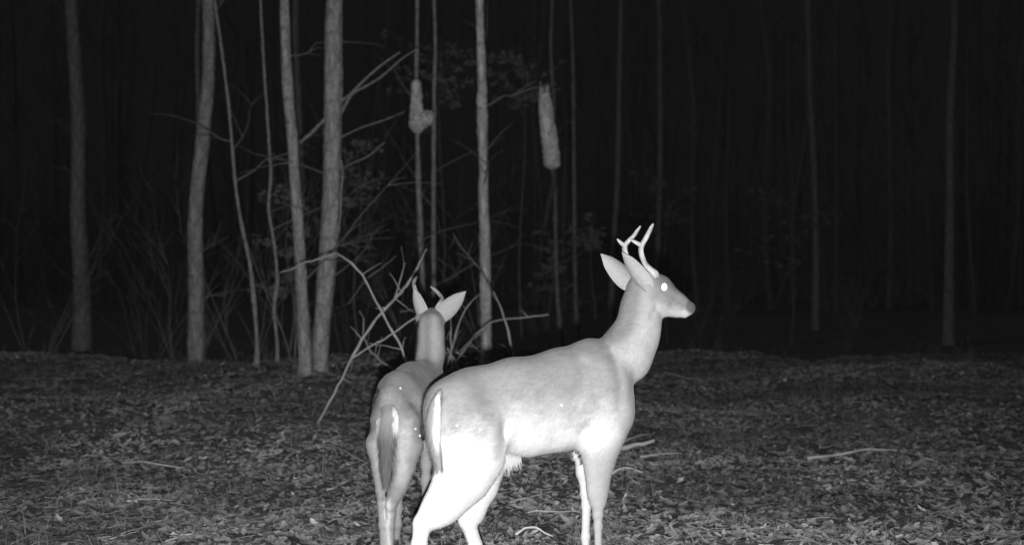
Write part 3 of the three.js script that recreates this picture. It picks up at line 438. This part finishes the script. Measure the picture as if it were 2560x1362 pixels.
{
  const yw = 76 * Math.PI / 180, A = [Math.cos(yw), 0, -Math.sin(yw)], L = [-A[2], 0, A[0]];
  const { t, f } = deer(DEER2, 'deer', 'smaller buck seen from behind with curved spike antlers, ears spread, facing the trees', [1, 0, 0], [-.36, 0, -.75], [.30, 1.14, .55], (x, y, z, nx, ny, nz) => {
    const g = fbm(x * 26, y * 26, z * 26 + 9, 3), big = fbm(x * 7 + 14, y * 7, z * 7, 3), hair = fbm(x * 70 + z * 40, y * 160, z * 60, 2), e = (g - .5) * .09 + (big - .5) * .1 + (hair - .5) * .03;
    const coatG = (g - .5) * .1 + (hair - .5) * .08;
    let k = .3 + (big - .5) * .08 + coatG;
    k = blend(k, .37 + coatG, .64 + e - y, .12);
    if (z > .1) {
      k = blend(k, .52 + coatG, Math.min(.03 + e * .4 - Math.abs(x - .004), (.60 + e - y) * .5, (y - .40) * .3), .022);      // pale inside of the right thigh
      k = blend(k, .66, Math.min(.012 + e * .15 - Math.abs(x + .047), (.335 + e * .5 - y) * .3), .005);                       // pale back of the right shank
    }
    if (y > .75 && z < -.12) k = blend(.38 + coatG, .24 + coatG, .018 + e * .3 - Math.abs(x - .068), .014);   // dark stripe down the nape
    if (y > .95) k = blend(k, .2 + coatG, y - 1.0 + e * .4, .012);                          // dark crown of the head
    return k;
  }, 29);
  bushyTail(t, tail(DEER2.tail, [-A[0], .1, -A[2]], 8, .33, .13, .38), 6);
  for (const q of DEER2.prims.filter(p => p.q[p.q.length - 1][1] < .06).map(p => p.q[p.q.length - 1])) hoof(t, q[0], q[2], 76);
  burrs(f, t.position, [[.052, .585, 'upper one, on the right thigh of the smaller buck'], [.068, .558, 'lower one, on the right thigh of the smaller buck'], [-.01, .735, 'on the back of the smaller buck']]);
}

// ------------------------------------------------------------------ trees
// crown: limbs and bare twigs above the part of the trunk in view
function bareCrown(top, r0, r, n = 7) {
  const g = [];
  for (let i = 0; i < n; i++) {
    const a = r() * 6.28, h = -r() * 1.6, l = 1.2 + r() * 1.6, dir = new THREE.Vector3(Math.cos(a), .5 + r() * .7, Math.sin(a)).normalize();
    const p0 = new THREE.Vector3(top[0], top[1] + h, top[2]), p = t => p0.clone().addScaledVector(dir, l * t).add(new THREE.Vector3(0, .25 * l * t * t, 0));
    g.push(limb([0, .35, .7, 1].map(t => [...p(t).toArray(), Math.max(.004, r0 * .45 * (1 - t * .85))]), 5, 10, .1, i + r()));
    for (let j = 0; j < 7; j++) { const t0 = .3 + r() * .7, q = p(t0), d = dir.clone().add(new THREE.Vector3(r() - .5, r() - .3, r() - .5).multiplyScalar(1.6)).normalize(), m = .3 + r() * .6; g.push(limb([[q.x, q.y, q.z, .006], [q.x + d.x * m * .5 + (r() - .5) * .08, q.y + d.y * m * .5, q.z + d.z * m * .5, .004], [q.x + d.x * m, q.y + d.y * m + .05, q.z + d.z * m, .0015]], 3, 4, 0, 1, false)); }
  }
  return mergeGeometries(g);
}
function tree(spec, name, label, mat, seed, { twigs = 0, group, height = 4.5 + .24 * spec.d, category = 'tree', zlean = 0 } = {}) {
  const r = rng(seed), q = spec.q, d = spec.d, x0 = q[0][0], y0 = land(x0, -d) - .12, t = thing(name, label, category, [x0, y0, -d], group);
  const pts = q.filter(p => p[1] > y0 + .15).map(p => [p[0] - x0, p[1] - y0, zlean * (p[1] - y0), p[2]]);
  pts.unshift([pts[0][0] + (q[0][0] - x0) * .2, 0, 0, pts[0][3] * 1.25]);
  const a = pts[pts.length - 2], b = pts[pts.length - 1], sl = (b[0] - a[0]) / (b[1] - a[1]);
  for (let y = b[1] + .9; y < height; y += 1.1) pts.push([b[0] + sl * .6 * (y - b[1]) + (r() - .5) * .08, y, zlean * y + (r() - .5) * .08, b[3] * (1 - .55 * (y - b[1]) / (height - b[1]))]);
  const thick = b[3] > .04;
  mesh('trunk', limb(pts, thick ? 18 : 9, thick ? 240 : 150, thick ? .17 : .32, seed), mat, t);
  mesh('crown', bareCrown(pts[pts.length - 1], Math.max(.02, b[3] * .8), r), mat, t);
  const at = y => { for (let i = 1; i < pts.length; i++) if (pts[i][1] >= y) { const k = (y - pts[i - 1][1]) / (pts[i][1] - pts[i - 1][1]); return [0, 1, 2, 3].map(j => lerp(pts[i - 1][j], pts[i][j], k)); } return pts[pts.length - 1]; };
  for (let i = 0; i < twigs; i++) {                                  // thin dead side branches
    const y = .7 + r() * 3.6, p = at(y), a2 = r() * 6.28, l = .3 + r() * 1.3, dx = Math.cos(a2), dz = Math.sin(a2), up = .1 + r() * .7;
    const n = [[p[0], p[1], p[2], .008]]; for (let j = 1; j <= 5; j++) { const k = j / 5; n.push([p[0] + dx * l * k + (r() - .5) * .07, p[1] + up * l * k + (r() - .5) * .06, p[2] + dz * l * k, .008 * (1 - .85 * k)]); }
    const m = mesh('branch', limb(n, 4, 10, .1, i), M.brushTwig, t);
    const tw = []; for (let j = 0; j < 4; j++) { const b0 = n[1 + Math.floor(r() * 4)], l2 = .12 + r() * .4, e = new THREE.Vector3(dx + (r() - .5) * 2, r() - .25, dz + (r() - .5) * 2).normalize(); tw.push(limb([[b0[0], b0[1], b0[2], .005], [b0[0] + e.x * l2 * .5, b0[1] + e.y * l2 * .5 + .02, b0[2] + e.z * l2 * .5, .0035], [b0[0] + e.x * l2, b0[1] + e.y * l2, b0[2] + e.z * l2, .0015]], 3, 4, 0, j, false)); }
    mesh('twigs', mergeGeometries(tw), M.brushTwig, m).userData.kind = 'stuff';
  }
  return { t, at, r };
}
function addBranch(T, key, mat) { const o = T.t.position; mesh('branch', limb(STICKS[key].map(p => [p[0] - o.x, p[1] - o.y, p[2] - o.z, p[3]]), 7, 40, .2, key.length + key.charCodeAt(key.length - 1)), mat, T.t); }
const oak = tree(TREES.oak, 'forest_tree', 'thickest trunk at the left with furrowed bark and long bare side branches', M.oak, 3, { twigs: 3 });
for (const k of ['branchA', 'branchB', 'branchD', 'branchE']) addBranch(oak, k, M.sapling);
addBranch(oak, 'vine', M.oak);
const lean = tree(TREES.leaning, 'forest_tree', 'rough leaning trunk just left of the thickest trunk', M.birch, 5, { twigs: 3 }); addBranch(lean, 'branchC', M.sapling);
tree(TREES.mid, 'forest_tree', 'straight pale trunk rising behind the gap between the two deer', M.mid, 7, { twigs: 3 });
tree(TREES.wavy, 'sapling', 'thin wavy stem left of the leaning trunk', M.sapling, 9, { twigs: 3 });
tree(TREES.edge, 'sapling', 'thin leaning stem left of the wavy sapling', M.sapling, 13, { twigs: 4 });
tree(TREES.pairL, 'sapling', 'left stem of the slender pair behind the smaller buck', M.sapling, 17, { twigs: 3 });
tree(TREES.pairR, 'sapling', 'right stem of the slender pair behind the smaller buck', M.sapling, 19, { twigs: 3 });
tree(TREES.far1, 'slender_tree', 'dim slender trunk under the upright log section right of centre', M.sapling, 23, { twigs: 3 });
tree(TREES.far2, 'slender_tree', 'dim slender trunk just right of the one under the log section', M.sapling, 27, { twigs: 3 });
tree(TREES.far3, 'slender_tree', "barely visible trunk behind the larger buck's neck", M.sapling, 31, { twigs: 3 });
tree(TREES.far4, 'slender_tree', "barely visible trunk behind the larger buck's antlers and face", M.sapling, 37, { twigs: 3 });
const OUT = [ // x, distance, radius, lean, bark, label
  [-3.35, 14.6, .085, .05, M.sapling, 'medium trunk leaning slightly right, second from the left edge'],
  [-7.0, 23, .14, -.03, M.sapling, 'broad trunk nearest the left edge'],
  [-5.7, 25, .05, .02, M.sapling, 'thin sapling between the two trunks at the left edge'],
  [-4.3, 29, .08, -.02, M.sapling, 'dim trunk between the left edge trunks and the thin leaning stem'],
  [8.3, 38, .1, -.03, M.sapling, 'dim leaning trunk far to the right of the larger buck'],
  [9.9, 32, .12, .02, M.sapling, 'dim broad trunk nearest the right edge'],
];
OUT.forEach(([x, d, rr, ln, m, label], i) => {
  const q = [0, 1, 2, 3, 4, 5].map(j => [x + ln * j * d * .06 + .03 * Math.sin(j * 2.1 + i), land(x, -d) + j * d * .055 - .05, rr * (1 - j * .05) * (j ? 1 : 1.25)]);
  tree({ d, q }, rr > .07 ? 'forest_tree' : 'slender_tree', label, m, 60 + i * 4, { twigs: 3 });
});

// log sections made up to stand for pale blurred patches among the trees
{
  const o = PATCH_LOG.q[0], t = thing('blurred_patch_log', 'upright log section made up for a pale blurred patch above the dim slender trunk', 'log', [o[0], o[1], -PATCH_LOG.d]);
  mesh('log_body', limb([[0, -.035, 0, PATCH_LOG.q[0][2] * .45], ...PATCH_LOG.q.map((p, i) => [p[0] - o[0], p[1] - o[1], 0, p[2]])], 24, 60, .26, 4), M.wood, t);
  const top = PATCH_LOG.q[4]; const g = []; const r = rng(8);
  for (let i = 0; i < 9; i++) { const a = r() * 6.28, rr = top[2] * .75; g.push(limb([[top[0] - o[0] + Math.cos(a) * rr, top[1] - o[1] - .04, Math.sin(a) * rr, .02], [top[0] - o[0] + Math.cos(a) * rr * .9, top[1] - o[1] + .05 * r(), Math.sin(a) * rr * .9, .012], [top[0] - o[0] + Math.cos(a) * rr * .9, top[1] - o[1] + .06 + .07 * r(), Math.sin(a) * rr, .002]], 5, 5, .2, i)); }
  mesh('splinters', mergeGeometries(g), M.wood, t);
  // the limb stub that carries it
  mesh('stub', limb([[0, -.02, 0, .03], [.04, -.1, -.6, .03], [.02, -.3, -2.2, .03], [.01, -.5, -3.45, .035]], 8, 20, .1, 3), M.sapling, t);
}
{
  const o = CHUNK[0].q[0], t = thing('blurred_patch_log', 'L-shaped log chunk made up for a pale blurred patch on the slender pair of stems', 'log', [o[0], o[1], -CHUNK[0].d]);
  mesh('log_body', limb([[0, -.06, 0, .03], ...CHUNK[0].q.map(p => [p[0] - o[0], p[1] - o[1], 0, p[2]]), [-.02, .46, 0, .03]], 22, 44, .3, 6), M.wood, t);
  mesh('log_foot', limb([...CHUNK[1].q.map(p => [p[0] - o[0], p[1] - o[1], 0, p[2]]), [.165, .09, 0, .03]], 22, 44, .3, 9), M.wood, t);
  mesh('stub', limb([[0, .03, 0, .03], [0, .06, -.7, .03], [.02, .1, -1.45, .035]], 8, 16, .1, 3), M.sapling, t);
}

// ------------------------------------------------------------------ fallen saplings and sticks behind the deer
const STICK_LABELS = {
  arch: ['fallen_sapling', 'long arched pale stem bending over left of the smaller buck', M.paleTwig],
  pole: ['fallen_sapling', 'long straight leaning pole crossing the arched stem', M.paleTwig],
  poletwig: ['dead_branch', 'short upright twig rising from the leaning pole', M.twig],
  fork: ['dead_branch', 'straight branch running from the leaning pole to the neck of the smaller buck', M.paleTwig],
  hook: ['dead_branch', 'hooked thin branch under the crossing of pole and arched stem', M.twig],
  rise: ['dead_branch', "bent branch rising behind the larger buck's back", M.twig],
  cross: ['dead_branch', "thin branch running level above the larger buck's back", M.twig],
  sprig: ['dead_branch', "tiny upright sprig at the larger buck's back line", M.twig],
  thin: ['dead_branch', 'dim slanting twig crossing the straight pale trunk', M.brushTwig],
  knot: ['dead_branch', 'upright stem of the twig tangle between the deer', M.twig],
  knot2: ['dead_branch', 'twig of the tangle between the deer slanting up to the right', M.twig],
  knot3: ['dead_branch', 'twig of the tangle between the deer slanting down to the right', M.twig],
  knot4: ['dead_branch', 'lowest flat twig of the tangle between the deer', M.twig],
  knot5: ['dead_branch', 'longest twig of the tangle, reaching up to the straight pale trunk', M.twig],
  rod: ['fallen_stick', "straight pale rod tilted up beside the larger buck's foreleg", M.paleTwig],
  back1: ['dead_branch', 'dim thin branch beyond the arched stem', M.brushTwig],
  back2: ['dead_branch', "dim level twig behind the smaller buck's head", M.brushTwig],
};
for (const [k, [name, label, mat]] of Object.entries(STICK_LABELS)) {
  const q = STICKS[k], o = q[q.length - 1][1] < q[0][1] ? q[q.length - 1] : q[0], r = rng(k.length * 91 + k.charCodeAt(1)), g = thing(name, label, name === 'fallen_sapling' ? 'sapling' : name === 'fallen_stick' ? 'stick' : 'branch', [o[0], o[1], o[2]], 'dead branches behind the deer');
  const c = new THREE.CatmullRomCurve3(q.map(p => new THREE.Vector3(p[0] - o[0], p[1] - o[1], p[2] - o[2])), false, 'centripetal'), n = Math.max(6, Math.round(c.getLength() / .055)), pts = [];
  for (let i = 0; i <= n; i++) { const t = i / n, p = c.getPoint(t), f = t * (q.length - 1), j = Math.min(q.length - 2, Math.floor(f)), rr = lerp(q[j][3], q[j + 1][3], f - j), w = i && i < n ? .55 : 0; pts.push([p.x + (r() - .5) * rr * 2 * w, p.y + (r() - .5) * rr * 2 * w, p.z + (r() - .5) * rr * 2 * w, rr * (.85 + .3 * r() + (r() > .86 ? .3 : 0))]); }
  mesh('stem', limb(pts, 7, n * 3, .3, k.length), mat, g);
  const m = k === 'rod' ? 0 : Math.min(7, Math.round(c.getLength() * 4));                // side twigs
  for (let i = 0; i < m; i++) {
    const p = pts[1 + Math.floor(r() * (n - 1))], d = new THREE.Vector3(r() - .5, r() - .35, (r() - .5) * .6).normalize(), l = .06 + .22 * r() * r(), tw = [];
    for (let j = 0; j <= 4; j++) { const t = j / 4; tw.push([p[0] + d.x * l * t + (r() - .5) * .015 * t, p[1] + d.y * l * t + (r() - .5) * .015 * t, p[2] + d.z * l * t, Math.max(.0012, p[3] * .45 * (1 - .75 * t))]); }
    mesh('twig', limb(tw, 4, 8, .15, i), mat, g);
  }
}
// sticks lying on the ground: [x0, d0, x1, d1, radius, rise, label]
const LYING_LABELS = ['short dull stick on the ground behind the straight pale rod', 'stick with a knobbed end on the ground left of the smaller buck', 'short thin stick just right of the far hind leg', 'longer thin stick slanting up between fore and hind legs', 'level thin stick left of the forelegs', 'small arched stick at the bottom between the legs', 'curled pale strip right of the forelegs', 'short slanting stick at the lower right of the forelegs', 'thin grey stick under the belly of the larger buck', 'thin stick right of the pale rod', "faint stick on the far ground under the larger buck's chest", 'tiny stub of a stick under the belly', 'thin stick at the lower left of the smaller buck', 'low stick at the far right', 'low stick at the far left'];
const LYING = LIE.map((q, i) => [...q, LYING_LABELS[i], i === 5 ? .85 : .62]);
LYING.forEach(([x0, d0, x1, d1, rr, up, label, k], i) => {
  const r = rng(400 + i), pts = []; const y0 = land(x0, -d0);
  for (let j = 0; j <= 6; j++) { const t = j / 6, x = lerp(x0, x1, t), z = -lerp(d0, d1, t); pts.push([x - x0 + (r() - .5) * .02, land(x, z) - y0 + rr * .8 + .034 + up * Math.sin(Math.PI * Math.min(1, t * (i === 5 || i === 6 ? 1 : .5))) , z + d0 + (r() - .5) * .03, rr * (1 - .5 * t)]); }
  const m = mesh('fallen_stick', limb(pts, 7, 30, .25, i), new THREE.MeshStandardMaterial({ color: grey(k), roughness: .9, bumpMap: barkTex, bumpScale: .004 })); m.position.set(x0, y0, -d0);
  tag(m, label, 'stick', 'sticks lying on the forest floor');
});

// ------------------------------------------------------------------ bare shrubs and the dark wood behind
function shrubGeo(seed, h, n, stemR = .006) {
  const r = rng(seed), g = [];
  const grow = (p, d, l, rad, lvl) => {
    const q = [[p.x, p.y, p.z, rad]]; const c = p.clone(), dd = d.clone();
    for (let i = 1; i <= 4; i++) { dd.add(new THREE.Vector3(r() - .5, (r() - .35) * .6, r() - .5).multiplyScalar(.35)).normalize(); c.addScaledVector(dd, l / 4); q.push([c.x, c.y, c.z, rad * (1 - .2 * i)]); }
    g.push(limb(q, lvl ? 3 : 5, lvl ? 5 : 9, 0, 1, false));
    if (lvl < 2) for (let i = 0; i < 4; i++) { const k = q[1 + Math.floor(r() * 4)]; grow(new THREE.Vector3(k[0], k[1], k[2]), dd.clone().add(new THREE.Vector3(r() - .5, r() - .4, r() - .5).multiplyScalar(1.5)).normalize(), l * (.35 + r() * .3), rad * .6, lvl + 1); }
  };
  for (let i = 0; i < n; i++) { const a = r() * 6.28; grow(new THREE.Vector3(Math.cos(a) * .08, 0, Math.sin(a) * .08), new THREE.Vector3(Math.cos(a) * .45, 1, Math.sin(a) * .45).normalize(), h * (.6 + r() * .5), stemR * (.7 + r() * .6), 0); }
  return mergeGeometries(g);
}
const SHRUBS = [1, 2, 3, 4].map(s => shrubGeo(s * 31, 1.3 + s * .28, 5));
{
  const spots = [[-2.1, 13.6, 0], [-2.9, 15.4, 1], [-1.2, 17, 1], [-3.9, 16.6, 1], [-2.2, 19.5, 3], [-.3, 16.2, 0], [.7, 24, 2], [-5.0, 19.2, 1], [3.8, 27.5, 1], [6.8, 28.5, 2], [-5.6, 16.6, 0]];
  const where = ['at the foot of the leaning trunk', 'left of the wavy sapling', 'right of the thickest trunk', 'left of the thin leaning stem', 'behind the two left trunks', 'left of the straight pale trunk', 'in the dark right of centre', 'beside the medium trunk near the left edge', 'in the dark beyond the nose of the larger buck', 'in the dark near the right edge', 'at the far left edge'];
  spots.forEach(([x, d, k], i) => { const m = mesh('bare_shrub', SHRUBS[k], M.brushTwig); m.position.set(x, land(x, -d) - .03, -d); m.rotation.y = i * 1.7; tag(m, 'dim bare twiggy shrub ' + where[i], 'shrub', 'bare shrubs among the trees'); });
}
function leafGeo(curl, w, twist) {
  const pos = [], idx = [], n = 5;
  for (let i = 0; i <= n; i++) { const t = i / n, hw = w * Math.sin(Math.PI * (.06 + .9 * t)) * (1 + .25 * Math.sin(t * 19)); for (const v of [-1, 0, 1]) pos.push(v * hw, curl * (t - .5) * (t - .5) * 1.4 + Math.abs(v) * hw * .5 + twist * v * (t - .5) * .05, (t - .5)); }
  for (let i = 0; i < n; i++) for (let j = 0; j < 2; j++) { const a = i * 3 + j; idx.push(a, a + 3, a + 1, a + 1, a + 3, a + 4); }
  const g = new THREE.BufferGeometry(); g.setAttribute('position', new THREE.Float32BufferAttribute(pos, 3)); g.setIndex(idx); g.computeVertexNormals(); return g;
}
// understorey saplings that still carry dry leaves: [x, distance, height of the leaves, spread, label]
const leafOne = leafGeo(.5, .3, 1);
function leafy(x, d, h, rx, ry, n, label, seed) {
  const r = rng(seed), y0 = land(x, -d) - .05, t = thing('leafy_sapling', label, 'sapling', [x, y0, -d], 'leafy saplings in the dim understorey'), pts = [];
  for (let i = 0; i <= 6; i++) pts.push([Math.sin(i * 1.3 + seed) * .05, (h + ry * .7 - y0) * i / 6, Math.cos(i * 1.7 + seed) * .05, .014 * (1 - .11 * i)]);
  mesh('trunk', limb(pts, 6, 40, .2, seed), M.sapling, t);
  const tw = [], lv = [], m = new THREE.Matrix4(), q = new THREE.Quaternion(), e = new THREE.Euler(), cy = h - y0;
  for (let i = 0; i < 16; i++) {
    const a = r() * 6.28, yy = cy + (r() * 1.6 - .9) * ry, l = rx * (.4 + .7 * r()), up = .25 * r(), b = [[0, yy - up * l, 0, .006]];
    for (let j = 1; j <= 4; j++) b.push([Math.cos(a) * l * j / 4 + (r() - .5) * .06, yy - up * l + up * 2 * l * j / 4 + (r() - .5) * .06, Math.sin(a) * l * j / 4 + (r() - .5) * .06, .006 - .0011 * j]);
    tw.push(limb(b, 4, 8, 0, i, false));
    for (let j = 0; j < n / 16; j++) { const k = 1 + Math.floor(r() * 4), s = .05 + .05 * r(); e.set(r() * 6.28, r() * 6.28, r() * 6.28); m.compose(new THREE.Vector3(b[k][0] + (r() - .5) * .12, b[k][1] + (r() - .5) * .12, b[k][2] + (r() - .5) * .12), q.setFromEuler(e), new THREE.Vector3(s, s, s)); lv.push(leafOne.clone().applyMatrix4(m)); }
  }
  mesh('branches', mergeGeometries(tw), M.sapling, t).userData.kind = 'stuff';
  mesh('crown', mergeGeometries(lv), M.dryLeaf, t).userData.kind = 'stuff';
}
[[.72, 26, 1.45, .45, .7, 200, 'leafy sapling beside the dim slender trunks right of centre'],
 [1.5, 26, 2.0, .55, .4, 200, "leafy sapling just left of the larger buck's antlers"],
 [.17, 24, 4.6, 1.0, .7, 330, 'tall leafy sapling right of the straight trunk, crown at the top'],
 [-3.0, 19, 1.7, .55, .9, 330, 'leafy sapling behind the wavy and leaning thin stems'],
 [-2.2, 20, 2.6, .45, .6, 180, 'leafy sapling showing between the two left trunks'],
 [-1.2, 24, 4.7, 1.2, .7, 330, 'tall leafy sapling above the lodged log chunk'],
 [3.6, 33, 2.9, .8, .9, 200, "leafy sapling in the dark beyond the larger buck's face"],
 [6.6, 33, 2.2, 1.2, 1.3, 300, 'leafy sapling in the dark far to the right'],
].forEach((a, i) => leafy(...a, 700 + i * 3));
const dummy = new THREE.Object3D();
function scatter(name, geo, mat, n, seed, put, label, category, shades) {
  const m = new THREE.InstancedMesh(geo, mat, n); const r = rng(seed); m.name = name;
  for (let i = 0; i < n; i++) { dummy.position.set(0, 0, 0); dummy.rotation.set(0, 0, 0); dummy.scale.set(1, 1, 1); put(dummy, r, i); dummy.updateMatrix(); m.setMatrixAt(i, dummy.matrix); if (shades) m.setColorAt(i, grey(shades(r, dummy))); }
  m.castShadow = m.receiveShadow = true; scene.add(m); tag(m, label, category, null, 'stuff'); return m;
}
// the wood far behind reads as one mass
scatter('distant_wood', mergeGeometries([limb([[0, -.3, 0, .1], [.25, 4, .05, .09], [.1, 9, 0, .075], [.5, 13, .1, .05], [.3, 19, .1, .03]], 8, 24, .2, 2), shrubGeo(900, 4.6, 6, .014), shrubGeo(901, 3.2, 6, .012).translate(1.6, 0, .4), shrubGeo(902, 2.4, 6, .011).translate(-1.7, 0, -.4), ...[5, 9, 13, 17].map((y, i) => bareCrown([.2, y, .05], .05, rng(55 + i), 6))]), M.sapling, 300, 5, (o, r) => {
  const a = (r() - .5) * 1.2, d = 56 + 64 * Math.pow(r(), .8), x = Math.sin(a) * d, z = -Math.cos(a) * d; o.position.set(x, land(x, z) - .05, z); o.rotation.set((r() - .5) * .2, r() * 6.28, (r() - .5) * .2); o.scale.set(.4 + r() * 1.1, .8 + r() * .5, .4 + r() * 1.1);
}, 'distant dark wood of bare trunks and brush', 'woodland');

// litter: curled leaves, grass and straw
function spot(r, wide = 1) { const d = 2.6 + 22 * Math.pow(r(), 1.55), x = (r() - .5) * (3.2 + d * .82) * wide; return [x, -d]; }
const patch = (x, z) => fbm(x * .8 + 3, z * .8, 7.7, 3);
[[.5, .3, 1], [.9, .22, -1], [.25, .36, .6]].forEach(([c, w, tw], k) => scatter(['fallen_leaves', 'curled_leaves', 'broad_leaves'][k], leafGeo(c, w, tw), M.leaf, 38000, 70 + k, (o, r) => {
  const [x, z] = spot(r); o.position.set(x, land(x, z) + .006 + .02 * r(), z); o.rotation.set((r() - .5) * .95, r() * 6.28, (r() - .5) * .95, 'YXZ'); const s = .03 + .045 * r() * r(); o.scale.set(s, s, s * (1 + r() * .4));
}, ['dry fallen leaves scattered over the forest floor', 'curled dry leaves scattered over the forest floor', 'broad dry leaves scattered over the forest floor'][k], 'leaf litter', (r, o) => { const v = r(); return (.19 + .24 * sstep(.3, .7, patch(o.position.x, o.position.z))) * (.7 + .6 * r()) + (v > .985 ? .45 : 0); }));
const straw = new THREE.CylinderGeometry(.0012, .0018, 1, 3, 4, true).rotateX(Math.PI / 2); { const P = straw.attributes.position; for (let i = 0; i < P.count; i++) P.setY(i, P.getY(i) + (.25 - P.getZ(i) * P.getZ(i)) * .18); straw.computeVertexNormals(); }
scatter('dead_straw', straw, M.leaf, 40000, 91, (o, r) => {
  const [x, z] = spot(r); o.position.set(x, land(x, z) + .008 + .015 * r(), z); o.rotation.set((r() - .5) * .35, Math.PI / 2 + (r() - .5) * 2.4, (r() - .5) * 2, 'YXZ'); const s = (.05 + .2 * r() * r()) * (.5 + patch(x + 9, z)); o.scale.set(.8 + r(), s, s);
}, 'dead grass straw matted over the forest floor', 'dead grass', (r, o) => (.12 + .5 * sstep(.35, .65, patch(o.position.x + 9, o.position.z))) * (.5 + .9 * r()));
const bladeG = new THREE.BufferGeometry(); { const p = [], id = []; for (let i = 0; i <= 4; i++) { const t = i / 4, w = .003 * (1 - t * .9); p.push(-w, t - .1 * t * t, .35 * t * t, w, t - .1 * t * t, .35 * t * t); } for (let i = 0; i < 4; i++) { const a = i * 2; id.push(a, a + 1, a + 2, a + 1, a + 3, a + 2); } bladeG.setAttribute('position', new THREE.Float32BufferAttribute(p, 3)); bladeG.setIndex(id); bladeG.computeVertexNormals(); }
scatter('grass', bladeG, M.leaf, 20000, 97, (o, r, i) => {
  const c = rng(5000 + Math.floor(i / 14)), [cx, cz] = spot(c), x = cx + (r() - .5) * .14, z = cz + (r() - .5) * .14; o.position.set(x, land(x, z) - .005, z); o.rotation.set((r() - .5) * .9, r() * 6.28, (r() - .5) * .9); const s = .05 + .14 * r() * r(); o.scale.set(.6 + r() * .5, s, s);
}, 'sparse thin grass tufts on the forest floor', 'grass', (r) => .12 + .2 * r());

scatter('dry_weeds', shrubGeo(77, .32, 4, .0028), M.brushTwig, 170, 131, (o, r) => {
  const d = 10.5 + 6 * r(), x = (r() - .5) * d * .9, z = -d; o.position.set(x, land(x, z) - .02, z); o.rotation.y = r() * 6.28; o.scale.setScalar(.3 + .6 * r() * r());
}, 'dry weed stalks along the dim edge of the clearing', 'weeds');

// ------------------------------------------------------------------ burrs caught in the coats
const renderer = new THREE.WebGLRenderer({ antialias: true });
renderer.toneMapping = THREE.LinearToneMapping; renderer.toneMappingExposure = EXPOSURE;
renderer.shadowMap.enabled = true;
renderer.setSize(1024, 544);
renderer.render(scene, camera);
